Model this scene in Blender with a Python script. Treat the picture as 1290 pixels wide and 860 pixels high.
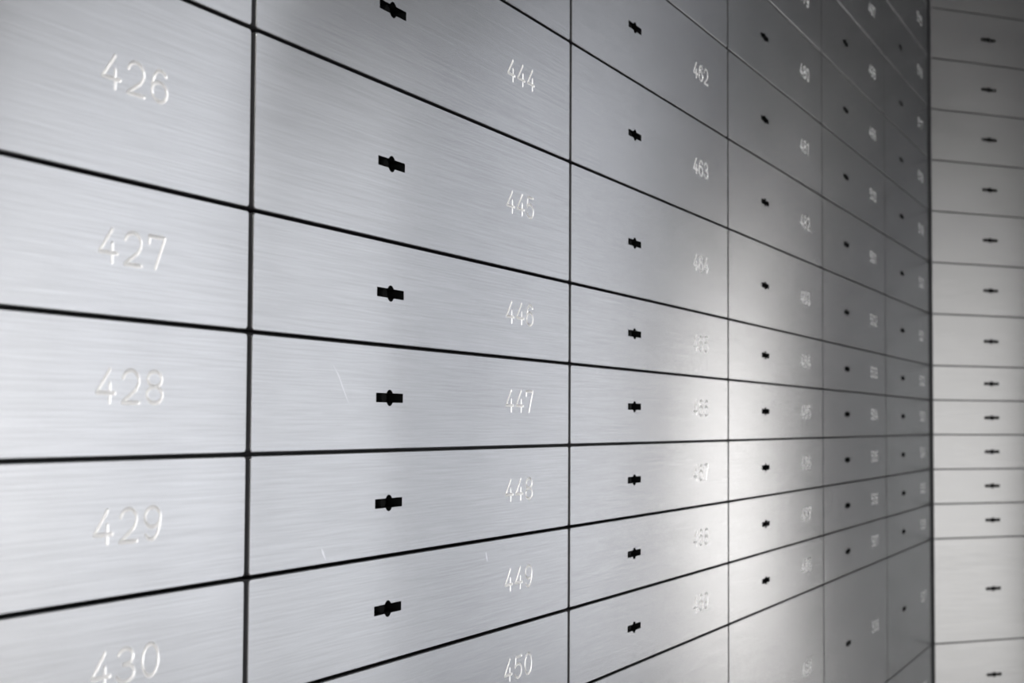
import bpy, bmesh, math, random
from mathutils import Vector, Matrix

for o in list(bpy.data.objects):
    bpy.data.objects.remove(o)
S = bpy.context.scene
C = S.collection
random.seed(7)

# ------------------------------------------------------------------ measures
W = 0.36                      # width of one column of boxes
H = 0.0678834 * W             # height unit: rows are 2, 3, 4 or 6 units tall
ZD = 1.15                     # height of the seam at eye level
ANG = 0.844389                # angle of the second wall
CORNER = 5 * W
DIRX, DIRY = math.sin(ANG), -math.cos(ANG)

# ------------------------------------------------------------------ camera
cam = bpy.data.cameras.new('camera')
cam_ob = bpy.data.objects.new('camera', cam)
C.objects.link(cam_ob)
yaw, pitch, roll = 1.173237, 0.0499332, 0.00531998
fwd = Vector((math.sin(yaw) * math.cos(pitch), math.cos(yaw) * math.cos(pitch), math.sin(pitch)))
rgt = Vector((math.cos(yaw), -math.sin(yaw), 0))
up = rgt.cross(fwd)
r2 = rgt * math.cos(roll) + up * math.sin(roll)
u2 = -rgt * math.sin(roll) + up * math.cos(roll)
m = Matrix((r2, u2, -fwd)).transposed().to_4x4()
m.translation = Vector((-1.555352 * W, -0.968289 * W, 0.0358671 * W + ZD))
cam_ob.matrix_world = m
cam.sensor_fit = 'HORIZONTAL'
cam.sensor_width = 36
cam.lens = 2059.357 / 1290 * 36
cam.clip_start = 0.01
cam.dof.use_dof = True
cam.dof.focus_distance = 0.86
cam.dof.aperture_fstop = 20.0
S.camera = cam_ob

# ------------------------------------------------------------------ world, exposure
wd = bpy.data.worlds.new('world')
S.world = wd
wd.use_nodes = True
wd.node_tree.nodes['Background'].inputs[0].default_value = (0.75, 0.8, 0.9, 1)
wd.node_tree.nodes['Background'].inputs[1].default_value = 0.05
S.view_settings.view_transform = 'Standard'
S.view_settings.look = 'None'
S.view_settings.gamma = 1
S.view_settings.use_curve_mapping = False
S.view_settings.exposure = 0.0
FILL_POWER = 0.84  # strengths of the added glowing windows
FILL2_POWER = 2.9
FILL3_POWER = 0.94
FILL4_POWER = 0.98
FILL5_POWER = 7.0
LAMP_POWER = 62.0

# ------------------------------------------------------------------ materials
def new_mat(name):
    mt = bpy.data.materials.new(name)
    mt.use_nodes = True
    return mt, mt.node_tree.nodes, mt.node_tree.links, mt.node_tree.nodes['Principled BSDF']

def plain(name, col, rough=0.5, metal=0.0, noise=0.0, scale=30.0, bump=0.0, spec=0.5):
    mt, N, L, b = new_mat(name)
    b.inputs['Base Color'].default_value = (*col, 1)
    b.inputs['Roughness'].default_value = rough
    b.inputs['Metallic'].default_value = metal
    b.inputs['Specular IOR Level'].default_value = spec
    if noise or bump:
        tc = N.new('ShaderNodeTexCoord')
        n = N.new('ShaderNodeTexNoise')
        n.inputs['Scale'].default_value = scale
        n.inputs['Detail'].default_value = 6
        L.new(tc.outputs['Object'], n.inputs['Vector'])
        if noise:
            mx = N.new('ShaderNodeMix'); mx.data_type = 'RGBA'
            mx.inputs['A'].default_value = (*[c * (1 - noise) for c in col], 1)
            mx.inputs['B'].default_value = (*[min(1, c * (1 + noise)) for c in col], 1)
            L.new(n.outputs['Fac'], mx.inputs['Factor'])
            L.new(mx.outputs['Result'], b.inputs['Base Color'])
        if bump:
            bp = N.new('ShaderNodeBump')
            bp.inputs['Strength'].default_value = bump
            bp.inputs['Distance'].default_value = 0.001
            L.new(n.outputs['Fac'], bp.inputs['Height'])
            L.new(bp.outputs['Normal'], b.inputs['Normal'])
    return mt

def brushed(name, col, rough, aniso, rot=0.0):
    """steel brushed along the object's own x axis"""
    mt, N, L, b = new_mat(name)
    b.inputs['Metallic'].default_value = 1
    b.inputs['Anisotropic'].default_value = aniso
    b.inputs['Anisotropic Rotation'].default_value = rot
    tc = N.new('ShaderNodeTexCoord')
    oi = N.new('ShaderNodeObjectInfo')
    vt = N.new('ShaderNodeVectorTransform')
    vt.vector_type = 'VECTOR'; vt.convert_from = 'OBJECT'; vt.convert_to = 'WORLD'
    vt.inputs[0].default_value = (0, 0, 1)
    L.new(vt.outputs[0], b.inputs['Tangent'])
    # every door is cut from another stretch of sheet
    ofs = N.new('ShaderNodeVectorMath'); ofs.operation = 'SCALE'
    ofs.inputs[0].default_value = (13.7, 5.1, 9.3)
    L.new(oi.outputs['Random'], ofs.inputs['Scale'])
    add = N.new('ShaderNodeVectorMath'); add.operation = 'ADD'
    L.new(tc.outputs['Object'], add.inputs[0]); L.new(ofs.outputs[0], add.inputs[1])
    def noise(sx, sy, sz, detail, rough_=0.55, slant=0.0):
        mp = N.new('ShaderNodeMapping')
        mp.inputs['Scale'].default_value = (sx, sy, sz)
        mp.inputs['Rotation'].default_value = (0, slant, 0)
        L.new(add.outputs[0], mp.inputs['Vector'])
        n = N.new('ShaderNodeTexNoise')
        n.inputs['Scale'].default_value = 1
        n.inputs['Detail'].default_value = detail
        n.inputs['Roughness'].default_value = rough_
        L.new(mp.outputs[0], n.inputs['Vector'])
        return n.outputs['Fac']
    fine = noise(20, 20, 1250, 3)
    mid = noise(12, 12, 420, 3)
    blot = noise(9, 9, 16, 4)
    wipe = noise(5, 5, 30, 2, 0.4, 0.9)           # faint slanting wipe marks
    def math_(op, a, bb):
        mn = N.new('ShaderNodeMath'); mn.operation = op
        for k, v in enumerate((a, bb)):
            if isinstance(v, (int, float)): mn.inputs[k].default_value = v
            else: L.new(v, mn.inputs[k])
        return mn.outputs[0]
    mixf = math_('ADD', math_('MULTIPLY', fine, 0.52), math_('ADD', math_('MULTIPLY', mid, 0.06), math_('ADD', math_('MULTIPLY', blot, 0.27), math_('MULTIPLY', wipe, 0.15))))
    rp = N.new('ShaderNodeValToRGB')
    rp.color_ramp.elements[0].position = 0.3
    rp.color_ramp.elements[0].color = (*[c * 0.86 for c in col], 1)
    rp.color_ramp.elements[1].position = 0.7
    rp.color_ramp.elements[1].color = (*[min(1, c * 1.1) for c in col], 1)
    L.new(mixf, rp.inputs['Fac'])
    L.new(rp.outputs['Color'], b.inputs['Base Color'])
    rr = math_('ADD', math_('MULTIPLY', blot, 0.04), rough - 0.02)
    L.new(rr, b.inputs['Roughness'])
    bp = N.new('ShaderNodeBump')
    bp.inputs['Strength'].default_value = 0.04
    bp.inputs['Distance'].default_value = 0.00012
    L.new(math_('ADD', fine, mid), bp.inputs['Height'])
    L.new(bp.outputs['Normal'], b.inputs['Normal'])
    return mt

def glow(name, col, power):
    mt, N, L, b = new_mat(name)
    b.inputs['Base Color'].default_value = (0.8, 0.8, 0.8, 1)
    b.inputs['Emission Color'].default_value = (*col, 1)
    b.inputs['Emission Strength'].default_value = power
    return mt

STEEL = brushed('brushed steel', (0.64, 0.645, 0.66), 0.20, 1.0, 0.0)
GROOVE = plain('engraved groove', (0.93, 0.93, 0.93), 0.42, 0.35, 0.03, 400)
KEYDARK = plain('keyhole dark', (0.003, 0.0033, 0.0033), 0.7, 0.0, 0.3, 300, 0, 0.05)
COREDARK = plain('lock core', (0.006, 0.0065, 0.0065), 0.6, 0.0, 0.2, 300, 0, 0.06)
BRASS = plain('brass lever', (0.45, 0.36, 0.2), 0.4, 1.0, 0.1, 200)
SCUFF = plain('scuff', (0.78, 0.78, 0.80), 0.24, 1.0, 0.1, 900)
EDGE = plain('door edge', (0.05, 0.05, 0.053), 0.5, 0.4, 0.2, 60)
CARCASS = plain('carcass', (0.03, 0.03, 0.033), 0.5, 0.3, 0.2, 60)
PAINT = plain('painted wall', (0.16, 0.157, 0.15), 0.7, 0, 0.04, 8, 0.1)
CEIL = plain('ceiling', (0.06, 0.06, 0.06), 0.8, 0, 0.05, 8)
FLOOR = plain('floor tile', (0.30, 0.29, 0.28), 0.45, 0, 0.08, 5)
WHITE = plain('white frame', (0.75, 0.75, 0.74), 0.5, 0, 0.03, 20)
DOOR_REFLECT = plain('added vault door', (0.80, 0.80, 0.78), 0.6, 0.0, 0.05, 20)  # pale so that the added door brightens the corner columns
FRAME = plain('frame metal', (0.25, 0.25, 0.26), 0.4, 0.8, 0.05, 20)
FILL_GLOW = glow('added window glow', (0.91, 0.94, 1.0), FILL_POWER)  # panes of the added windows, light sources of their own
FILL_GLOW4 = glow('added tall glow', (0.92, 0.945, 1.0), FILL4_POWER)
FILL_GLOW5 = glow('added back glow', (0.97, 0.98, 1.0), FILL5_POWER)
FILL_GLOW3 = glow('added low glow', (1.0, 0.975, 0.93), FILL3_POWER)
FILL_GLOW2 = glow('added streak glow', (1.0, 0.96, 0.9), FILL2_POWER)
LAMP = glow('lamp diffuser', (1.0, 0.97, 0.93), LAMP_POWER)

# ------------------------------------------------------------------ mesh helpers
def link(name, mesh, mat, parent=None):
    o = bpy.data.objects.new(name, mesh)
    C.objects.link(o)
    if mat and not mesh.materials: mesh.materials.append(mat)
    if parent: o.parent = parent
    return o

def box_bm(bm, x0, x1, y0, y1, z0, z1):
    v = [bm.verts.new((x, y, z)) for z in (z0, z1) for x, y in ((x0, y0), (x1, y0), (x1, y1), (x0, y1))]
    for f in ((3, 2, 1, 0), (4, 5, 6, 7), (0, 1, 5, 4), (1, 2, 6, 5), (2, 3, 7, 6), (3, 0, 4, 7)):
        bm.faces.new([v[i] for i in f])

def mesh_of(bm, name):
    bmesh.ops.recalc_face_normals(bm, faces=bm.faces)
    me = bpy.data.meshes.new(name); bm.to_mesh(me); bm.free()
    return me

def boxes(name, lst, mat, parent=None):
    bm = bmesh.new()
    for b in lst: box_bm(bm, *b)
    return link(name, mesh_of(bm, name), mat, parent)

def struct(o, label=None):
    o['kind'] = 'structure'
    if label: o['label'] = label
    return o

# ------------------------------------------------------------------ the room shell
X0, Y0, ZC = -2.6, -3.7, 2.9
L2 = 8 * W
EX, EY = CORNER + DIRX * L2, DIRY * L2
T = 0.010                                         # door thickness
def plate(name, x0, x1, z0, z1, mat, origin, rz, y0, y1, label=None):
    o = boxes(name, [(x0, x1, y0, y1, z0, z1)], mat)
    o.location = origin; o.rotation_euler = (0, 0, rz)
    return struct(o, label)
RZ = ANG - math.pi / 2
ROWS = []                                         # (top, bottom) in units above the eye-level seam
t = 28
for hgt in [3] * 8 + [2] * 5 + [6] + [4] * 5:
    ROWS.append((t, t - hgt)); t -= hgt
ZTOP, ZBOT = ZD + 28 * H, ZD + t * H
plate('wall_left', X0, CORNER + 0.012, 0, ZC, CARCASS, (0, 0, 0), 0, T, T + 0.1, 'dark steel carcass behind the long bank of boxes')
plate('wall_right', 0.004, L2, 0, ZC, CARCASS, (CORNER, 0, 0), RZ, T, T + 0.1, 'dark steel carcass behind the angled bank of boxes')
floor = struct(boxes('floor', [(X0 - .1, EX + .3, Y0 - .1, 0.2, -0.1, 0)], FLOOR), 'pale stone floor')
ceiling = struct(boxes('ceiling', [(X0 - .1, EX + .3, Y0 - .1, 0.2, ZC, ZC + .1)], CEIL), 'dark grey ceiling')
def window(name, axis, a0, a1, z0, z1, mat, mullions, label):
    """added window, glowing for the steel reflections, in the far wall (axis y) or the front wall (axis x), with its frame as a part"""
    def bx(p0, p1, d0, d1, q0, q1):
        return (EX + d0, EX + d1, p0, p1, q0, q1) if axis == 'y' else (p0, p1, Y0 - d1, Y0 - d0, q0, q1)
    w = struct(boxes(name, [bx(a0, a1, .004, .03, z0, z1)], mat), label)
    fr = [bx(a0 - .012, a0, -.006, .06, z0 - .012, z1 + .012), bx(a1, a1 + .012, -.006, .06, z0 - .012, z1 + .012),
          bx(a0, a1, -.006, .06, z0 - .012, z0), bx(a0, a1, -.006, .06, z1, z1 + .012)]
    for k in range(1, mullions + 1):
        c = a0 + (a1 - a0) * k / (mullions + 1)
        fr.append(bx(c - .008, c + .008, -.002, .004, z0, z1))
    boxes('added_window_frame', fr, WHITE, w)
    return w
F0, F1, FZ0, FZ1 = 3.42, 3.80, 0.10, 1.60            # narrow window in the front wall, added for the bright streak
E0, E1, EZ0, EZ1 = 1.20, 2.02, 0.06, 1.65            # low window in the front wall, added to brighten the angled boxes
G0, G1, GZ0, GZ1 = -2.39, EY - 0.015, 0.15, 2.20        # broad window in the far wall, added to shine in the near columns
J0, J1, JZ0, JZ1 = -3.68, -2.42, 0.15, 2.70           # taller window beside it, added to brighten the upper near boxes
def holed(axis, lo, hi, holes):
    r, a = [], lo
    for a0, a1, z0, z1 in holes:
        r += [(a, a0, 0, ZC), (a0, a1, 0, z0), (a0, a1, z1, ZC)]; a = a1
    r.append((a, hi, 0, ZC))
    if axis == 'x': return [(p, q, Y0 - .1, Y0, u, v) for p, q, u, v in r]
    return [(EX, EX + .1, p, q, u, v) for p, q, u, v in r]
struct(boxes('wall_front', holed('x', X0, EX + .1, [(E0, E1, EZ0, EZ1), (F0, F1, FZ0, FZ1)]), PAINT), 'pale painted wall with two added windows')
B0, B1, BZ0, BZ1 = -2.2, -0.35, 0.35, 1.75           # unseen window behind the camera, added to light the engraved digits
struct(boxes('wall_back', [(X0 - .1, X0, p, q, u, v) for p, q, u, v in ((Y0, B0, 0, ZC), (B1, 0, 0, ZC), (B0, B1, 0, BZ0), (B0, B1, BZ1, ZC))], PAINT), 'pale painted wall with an added window behind the camera')
w5 = struct(boxes('added_window_5', [(X0 - .03, X0 - .004, B0, B1, BZ0, BZ1)], FILL_GLOW5), 'wide frosted glass window added to light the engraved digits')
boxes('added_window_frame', [(X0 - .05, X0 + .006, B0 - .02, B0, BZ0 - .02, BZ1 + .02), (X0 - .05, X0 + .006, B1, B1 + .02, BZ0 - .02, BZ1 + .02),
                       (X0 - .05, X0 + .006, B0, B1, BZ0 - .02, BZ0), (X0 - .05, X0 + .006, B0, B1, BZ1, BZ1 + .02)], WHITE, w5)
struct(boxes('wall_far', holed('y', Y0, EY, [(J0, J1, JZ0, JZ1), (G0, G1, GZ0, GZ1)]), PAINT), 'pale painted wall with two added windows side by side')
window('added_window_4', 'y', J0, J1, JZ0, JZ1, FILL_GLOW4, 2, 'tall frosted glass window added to brighten the upper boxes')
window('added_window_1', 'y', G0, G1, GZ0, GZ1, FILL_GLOW, 1, 'broad frosted glass window added for the near reflections')
window('added_window_2', 'x', F0, F1, FZ0, FZ1, FILL_GLOW2, 0, 'narrow frosted glass window added for the bright streak')
window('added_window_3', 'x', E0, E1, EZ0, EZ1, FILL_GLOW3, 1, 'low frosted glass window added to brighten the angled wall')
# unseen pale vault door, added to set the reflection in the corner columns
vd = struct(boxes('added_door_1', [(2.15, 3.10, Y0, Y0 + .06, 0, 1.75)], DOOR_REFLECT), 'pale vault door added for the corner reflections')
boxes('added_door_frame', [(2.09, 2.15, Y0, Y0 + .08, 0, 1.81), (3.10, 3.16, Y0, Y0 + .08, 0, 1.81), (2.15, 3.10, Y0, Y0 + .08, 2.30, 1.81)], FRAME, vd)
boxes('added_door_handle', [(2.28, 2.31, Y0 + .06, Y0 + .12, .95, 1.25), (2.28, 2.31, Y0 + .06, Y0 + .075, .9, 1.3)], FRAME, vd)
struct(boxes('added_dark_panel', [(2.09, 3.16, Y0, Y0 + .05, 1.82, ZC)], CARCASS), 'dark panel added above the vault door to darken reflections')  # unseen panel, added to keep the upper corner columns dark
# steel fascia above the boxes and plinth below
plate('trim_1', X0, CORNER, ZTOP + .001, ZC, STEEL, (0, 0, 0), 0, 0, T, 'brushed steel fascia above the boxes')
plate('trim_2', .004, L2, ZTOP + .001, ZC, STEEL, (CORNER, 0, 0), RZ, 0, T, 'brushed steel fascia above the angled boxes')
plate('trim_3', X0, CORNER, 0, ZBOT - .001, STEEL, (0, 0, 0), 0, 0, T, 'brushed steel plinth below the boxes')
plate('trim_4', .004, L2, 0, ZBOT - .001, STEEL, (CORNER, 0, 0), RZ, 0, T, 'brushed steel plinth below the angled boxes')
plate('trim_6', 3 * W + .008, L2, ZBOT, ZTOP, STEEL, (CORNER, 0, 0), RZ, 0, T, 'brushed steel panel beyond the angled boxes')
plate('corner_shade_strip', 0, .0035, ZBOT, ZTOP, CARCASS, (CORNER, 0, 0), RZ, -.0008, T, 'dark strip standing in for the shaded corner gap')  # dark strip stands in for the shaded gap and hides the lit chamfer
plate('trim_5', X0, -W - .002, ZBOT, ZTOP, STEEL, (0, 0, 0), 0, 0, T, 'brushed steel end panel')

# ------------------------------------------------------------------ engraved digits
def arc(cx, cy, rx, ry, a0, a1, n):
    return [(cx + rx * math.cos(math.radians(a0 + (a1 - a0) * i / n)), cy + ry * math.sin(math.radians(a0 + (a1 - a0) * i / n))) for i in range(n + 1)]
GLYPH = {   # open and closed strokes in a box 1 wide and 1 tall
    '0': [('c', arc(.5, .5, .47, .5, 90, 450, 20)[:-1])],
    '1': [('o', [(.2, .78), (.55, 1.0), (.55, 0.0)])],
    '2': [('o', arc(.5, .68, .46, .32, 165, -20, 10) + [(.78, .40), (.02, 0), (1.0, 0)])],
    '3': [('o', arc(.46, .76, .42, .24, 160, -70, 9) + [(.36, .52)]), ('o', [(.36, .52)] + arc(.46, .26, .50, .26, 70, -160, 10))],
    '4': [('o', [(.70, 1.0), (0, .28), (1.0, .28)]), ('o', [(.71, .57), (.71, 0)])],
    '5': [('o', [(.92, 1.0), (.12, 1.0), (.05, .52)] + arc(.46, .33, .48, .33, 125, -150, 11))],
    '6': [('c', arc(.5, .31, .46, .31, 180, 540, 16)[:-1]), ('o', [(.04, .31), (.07, .56), (.20, .83)] + arc(.56, .76, .36, .24, 125, 25, 5))],
    '7': [('o', [(.04, .78), (.04, 1.0), (.98, 1.0), (.42, 0)])],
    '8': [('c', arc(.5, .76, .42, .24, 90, 450, 15)[:-1]), ('c', arc(.5, .26, .47, .26, 90, 450, 15)[:-1])],
    '9': [('c', arc(.5, .69, .46, .31, 0, 360, 16)[:-1]), ('o', [(.96, .69), (.93, .44), (.80, .17)] + arc(.44, .24, .36, .24, -55, -155, 5))],
}
GW, GD = 0.0022 * W, 0.0016 * W      # half width and depth of the engraved groove
PROF = [(-1.06, 0.30), (-1.0, 0.0), (-.78, -.62), (-.36, -1.0), (.36, -1.0), (.78, -.62), (1.0, 0.0), (1.06, 0.30)]

def stroke(bm, pts, closed):
    pts = [Vector(q) for q in pts]
    n = len(pts)
    secs = []
    def ring(pt, nrm, s):
        return [bm.verts.new((pt.x + nrm.x * GW * a * s, -b * GD * (s if b < 0 else 1), pt.y + nrm.y * GW * a * s)) for a, b in PROF]
    for i in range(n):
        if closed: d0, d1 = pts[i] - pts[i - 1], pts[(i + 1) % n] - pts[i]
        else:
            d0 = pts[i] - pts[i - 1] if i else pts[1] - pts[0]
            d1 = pts[i + 1] - pts[i] if i < n - 1 else d0
        d0, d1 = d0.normalized(), d1.normalized()
        tg = (d0 + d1).normalized()
        nr = Vector((-tg.y, tg.x))
        k = 1 / max(.45, nr.dot(Vector((-d0.y, d0.x))))
        nr2 = nr * k
        if not closed and i == 0:
            for off, s in ((-1.0, .25), (-.7, .72)): secs.append(ring(pts[0] + d0 * GW * off, nr, s))
        secs.append(ring(pts[i], nr2, 1))
        if not closed and i == n - 1:
            for off, s in ((.7, .72), (1.0, .25)): secs.append(ring(pts[-1] + d1 * GW * off, nr, s))
    m_, k_ = len(secs), len(PROF)
    for i in range(m_ if closed else m_ - 1):
        a, b = secs[i], secs[(i + 1) % m_]
        for j in range(k_):
            bm.faces.new((a[j], a[(j + 1) % k_], b[(j + 1) % k_], b[j]))
    if not closed:
        bm.faces.new(secs[0]); bm.faces.new(list(reversed(secs[-1])))

DH, DWD, PITCH, NX = 0.0318 * W, 0.0285 * W, 0.0398 * W, 0.7265 * W
KX, KHALF, KZ, KR = 0.3415 * W, 0.0383 * W, 0.0061 * W, 0.0107 * W
GAPX, GAPZ = 0.0047 * W, 0.0021 * W       # half gaps round a door
BEV = 0.0009 * W

def sharp_strokes(kind, pts):
    """split open strokes at hard corners so that each leg is cut cleanly"""
    if kind == 'c': return [(True, pts)]
    out, cur = [], [pts[0]]
    for i in range(1, len(pts)):
        cur.append(pts[i])
        if i < len(pts) - 1:
            a = (Vector(pts[i]) - Vector(pts[i - 1])).normalized(); b = (Vector(pts[i + 1]) - Vector(pts[i])).normalized()
            if a.dot(b) < 0.55:
                out.append((False, cur)); cur = [pts[i]]
    out.append((False, cur))
    return out

def key_outline():
    a0 = math.asin(KZ / KR)
    pts = [(-KHALF, -KZ)]
    for i in range(9): 
        a = math.pi + a0 + (math.pi - 2 * a0) * i / 8
        pts.append((KR * math.cos(a), KR * math.sin(a)))
    pts += [(KHALF, -KZ), (KHALF, KZ)]
    for i in range(9):
        a = a0 + (math.pi - 2 * a0) * i / 8
        pts.append((KR * math.cos(a), KR * math.sin(a)))
    pts.append((-KHALF, KZ))
    return pts

def cutter_mesh(number, zc, kx):
    bm = bmesh.new()
    ko = key_outline()
    f = [bm.verts.new((kx + x, -0.002, zc + z)) for x, z in ko]
    b = [bm.verts.new((kx + x, T * 0.75, zc + z)) for x, z in ko]
    bm.faces.new(f); bm.faces.new(list(reversed(b)))
    for i in range(len(ko)):
        j = (i + 1) % len(ko)
        bm.faces.new((f[i], b[i], b[j], f[j]))
    if number:
        for k, ch in enumerate(number):
            for kind, pts in GLYPH[ch]:
                for closed, pp in sharp_strokes(kind, pts):
                    stroke(bm, [(NX + k * PITCH + GW + x * (DWD), zc + .03 * H + (y - .5) * DH) for x, y in pp], closed)
    return mesh_of(bm, 'cutter')

def panel_mesh(height):
    """door plate: chamfered front edges, small rounded corners"""
    x0, x1, z0, z1 = GAPX, W - GAPX, GAPZ, height - GAPZ
    R = 0.0045 * W
    def loop(ins, y):
        r = max(R - ins, R * .25)
        out = []
        for cx, cz, a in ((x1 - ins - r, z0 + ins + r, -90), (x1 - ins - r, z1 - ins - r, 0), (x0 + ins + r, z1 - ins - r, 90), (x0 + ins + r, z0 + ins + r, 180)):
            for i in range(4):
                q = math.radians(a + 30 * i)
                out.append((cx + r * math.cos(q), y, cz + r * math.sin(q)))
        return out
    bm = bmesh.new()
    loops = [[bm.verts.new(c) for c in loop(i_, y_)] for i_, y_ in ((0, T), (0, BEV), (BEV, 0))]
    n = len(loops[0])
    for a, b in zip(loops, loops[1:]):
        for i in range(n):
            bm.faces.new((a[i], a[(i + 1) % n], b[(i + 1) % n], b[i]))
    bm.faces.new(loops[-1]); bm.faces.new(list(reversed(loops[0])))
    return mesh_of(bm, 'panel')

tmp_p = bpy.data.objects.new('tmp_panel', panel_mesh(2 * H)); C.objects.link(tmp_p)
tmp_c = bpy.data.objects.new('tmp_cutter', bpy.data.meshes.new('x')); C.objects.link(tmp_c)
bo = tmp_p.modifiers.new('cut', 'BOOLEAN')
bo.operation = 'DIFFERENCE'; bo.solver = 'EXACT'; bo.use_self = True; bo.object = tmp_c
PANELS = {}

def door_meshes(units, number, kx):
    """one cut door -> plate mesh, keyhole mesh, engraving mesh"""
    hgt = units * H
    if units not in PANELS: PANELS[units] = panel_mesh(hgt)
    tmp_p.data = PANELS[units]
    tmp_c.data = cutter_mesh(number, hgt / 2, kx)
    dg = bpy.context.evaluated_depsgraph_get(); dg.update()
    ev = tmp_p.evaluated_get(dg)
    src = ev.to_mesh()
    res = []
    groups = {'door': [], 'keyhole': [], 'engraved_number': []}
    for p in src.polygons:
        c = p.center
        if c.y < 1e-6 or c.y > T - 1e-5: g = 'door'
        elif abs(c.x - kx) < KHALF + 1e-4 and abs(c.z - hgt / 2) < KR + 1e-4: g = 'keyhole'
        elif NX - .002 < c.x < NX + 3.2 * PITCH and .004 < c.z < hgt - .004: g = 'engraved_number'
        else: g = 'door'
        groups[g].append(p)
    for g, mat in (('door', STEEL), ('keyhole', KEYDARK), ('engraved_number', GROOVE)):
        ps = groups[g]
        if not ps: res.append(None); continue
        idx, vs, fs = {}, [], []
        for p in ps:
            ff = []
            for v in p.vertices:
                if v not in idx:
                    idx[v] = len(vs); vs.append(tuple(src.vertices[v].co))
                ff.append(idx[v])
            fs.append(ff)
        me = bpy.data.meshes.new(g); me.from_pydata(vs, [], fs); me.update()
        me.materials.append(mat)
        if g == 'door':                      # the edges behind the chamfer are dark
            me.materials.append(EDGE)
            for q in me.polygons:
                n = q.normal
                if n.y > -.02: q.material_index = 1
                q.use_smooth = False
        elif g == 'engraved_number':
            for q in me.polygons: q.use_smooth = False
        res.append(me)
    ev.to_mesh_clear()
    return res

def core_mesh(zc, kx):
    """lock core: a post standing inside the keyhole"""
    bm = bmesh.new()
    n, r0 = 16, KR * .80
    ya, yb = T * .75, T * .30
    def rg(r, y): return [bm.verts.new((kx + r * math.cos(2 * math.pi * i / n), y, zc + r * math.sin(2 * math.pi * i / n))) for i in range(n)]
    L_ = [rg(r0, ya), rg(r0, yb + .0005), rg(r0 * .82, yb)]
    for a, b in zip(L_, L_[1:]):
        for i in range(n): bm.faces.new((a[i], a[(i + 1) % n], b[(i + 1) % n], b[i]))
    bm.faces.new(L_[-1])
    return mesh_of(bm, 'lock_core')

def lever_mesh(zc, kx):
    bm = bmesh.new()
    box_bm(bm, kx - KHALF + .0004, kx - KHALF + .0024, T * .3, T * .75, zc - KZ + .0002, zc - KZ + .0020)
    return mesh_of(bm, 'lock_lever')

CORES, LEVERS, BLANK = {}, {}, {}
def make_box(units, number, kx, loc, rz, label, group):
    root = bpy.data.objects.new('safe_deposit_box', None)
    root.empty_display_size = 0.03
    C.objects.link(root)
    root.location = loc; root.rotation_euler = (0, 0, rz)
    root['label'] = label; root['category'] = 'deposit box'; root['group'] = group
    if number is None:
        if (units, kx) not in BLANK: BLANK[(units, kx)] = door_meshes(units, None, kx)
        dm, km, nm = BLANK[(units, kx)]
    else:
        dm, km, nm = door_meshes(units, number, kx)
    d = link('door', dm, None, root)
    k = link('keyhole', km, None, d); k['label'] = 'dark slotted keyhole with round centre'
    if (units, kx) not in CORES:
        CORES[(units, kx)] = core_mesh(units * H / 2, kx); LEVERS[(units, kx)] = lever_mesh(units * H / 2, kx)
        CORES[(units, kx)].materials.append(COREDARK); LEVERS[(units, kx)].materials.append(BRASS)
    link('lock_core', CORES[(units, kx)], None, d)
    link('lock_lever', LEVERS[(units, kx)], None, d)
    if nm:
        e = link('engraved_number', nm, None, d); e['label'] = 'engraved number ' + number
    for pts, wd_ in SCUFFS.get(number, ()):
        bm = bmesh.new()
        top_, bot_ = [], []
        for i, (x, z) in enumerate(pts):
            a, b = pts[max(i - 1, 0)], pts[min(i + 1, len(pts) - 1)]
            t_ = Vector((b[0] - a[0], b[1] - a[1])).normalized()
            w_ = wd_ * W * math.sin(math.pi * (i + .35) / (len(pts) - .3))
            bot_.append(bm.verts.new((x + t_.y * w_, -.00002, z - t_.x * w_))); top_.append(bm.verts.new((x - t_.y * w_, -.00002, z + t_.x * w_)))
        for i in range(len(pts) - 1): bm.faces.new((bot_[i], bot_[i + 1], top_[i + 1], top_[i]))
        me = mesh_of(bm, 'scuff_mark'); me.materials.append(SCUFF)
        link('scuff_mark', me, None, d)['label'] = 'pale scuff on the steel'
    return root

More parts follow.
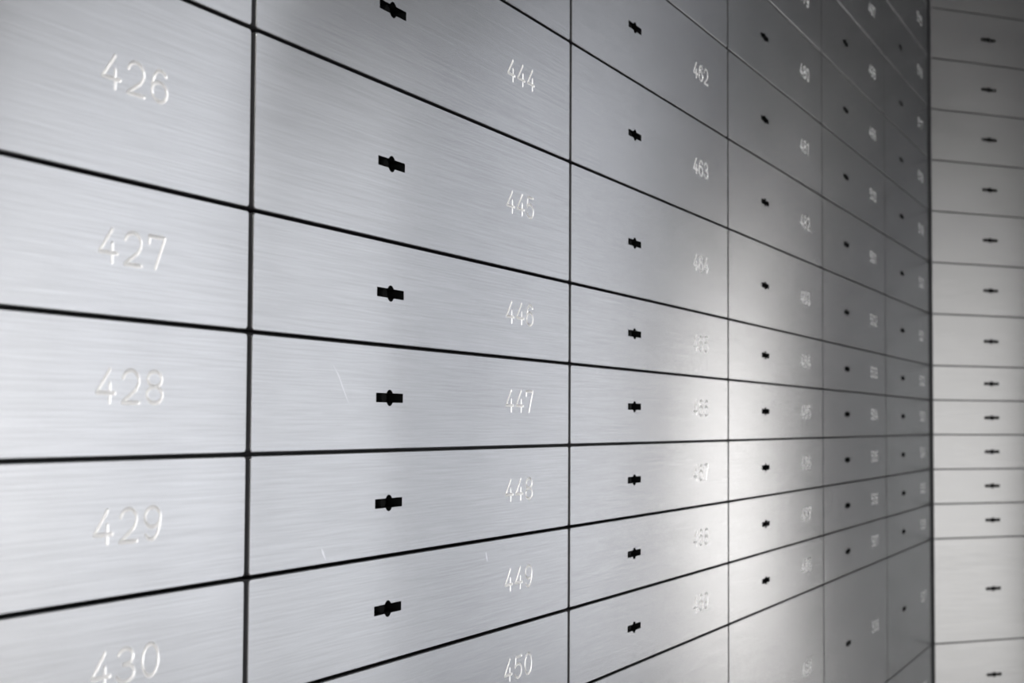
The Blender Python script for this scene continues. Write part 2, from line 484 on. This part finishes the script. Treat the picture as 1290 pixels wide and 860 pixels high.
SCUFFS = {
    '447': [([(x * W, z * H) for x, z in ((.1846, 1.6136), (.1946, 1.4909), (.2048, 1.3528), (.2110, 1.2264), (.2173, 1.0994), (.2256, .9577), (.2340, .8150))], .0014)],
    '448': [([(x * W, z * H) for x, z in ((.166, .30), (.170, .23), (.1762, .10))], .0022)],
    '449': [([(x * W, z * H) for x, z in ((.6554, 1.745), (.658, 1.64), (.6615, 1.534))], .0015)],
}
ORD = ['topmost', 'second', 'third', 'fourth', 'fifth', 'sixth', 'seventh', 'lowest']
def row_words(i):
    """which row, counted among the boxes of the same height in a column"""
    if i < 8: return ORD[i] + ' of the medium boxes' if i in (0, 7) else ORD[i] + ' medium box down'
    if i < 13: return ['topmost of the low boxes', 'second low box down', 'middle low box', 'fourth low box down', 'lowest of the low boxes'][i - 8]
    if i == 13: return 'extra tall one'
    return ['topmost of the tall boxes', 'second tall box down', 'third tall box down', 'fourth tall box down', 'lowest of the tall boxes'][i - 14]
COLS = [w + ' column from the corner' for w in ('sixth', 'fifth', 'fourth', 'third', 'second')] + ['column touching the corner']
for col in range(6):
    for i, (top, bot) in enumerate(ROWS):
        num = str(419 + 19 * col + i)
        make_box(top - bot, num, KX, ((col - 1) * W, 0, ZD + bot * H), 0,
                 'brushed steel box engraved %s, %s, %s' % (num, row_words(i), COLS[col]),
                 'numbered deposit boxes on the long wall')
KX2 = 0.303 * W
for col in range(3):
    for i, (top, bot) in enumerate(ROWS):
        x = .0017 + col * W
        make_box(top - bot, None, KX2, (CORNER + DIRX * x, DIRY * x, ZD + bot * H), RZ,
                 'brushed steel box on the angled wall, %s, %s' % (row_words(i), ('beside the corner', 'second from the corner', 'third from the corner')[col]),
                 'deposit boxes on the angled wall')
for o in (tmp_p, tmp_c): bpy.data.objects.remove(o)

# ------------------------------------------------------------------ ceiling lamps
def ceiling_lamp(x, y, lx, ly, label):
    root = bpy.data.objects.new('ceiling_lamp', None); C.objects.link(root)
    root.location = (x, y, ZC)
    root['label'] = label; root['category'] = 'lamp'; root['group'] = 'ceiling lamps'
    f = .02
    boxes('lamp_frame', [(-lx / 2 - f, lx / 2 + f, -ly / 2 - f, -ly / 2, -.05, 0), (-lx / 2 - f, lx / 2 + f, ly / 2, ly / 2 + f, -.05, 0),
                         (-lx / 2 - f, -lx / 2, -ly / 2, ly / 2, -.05, 0), (lx / 2, lx / 2 + f, -ly / 2, ly / 2, -.05, 0)], FRAME, root)
    boxes('lamp_diffuser', [(-lx / 2, lx / 2, -ly / 2, ly / 2, -.045, -.035)], LAMP, root)
    return root
for x, y, nm in ((-1.9, -1.15, 'long white ceiling lamp behind the camera'), (-0.7, -1.15, 'long white ceiling lamp in front of the numbered boxes')):
    ceiling_lamp(x, y, 1.1, 0.12, nm)
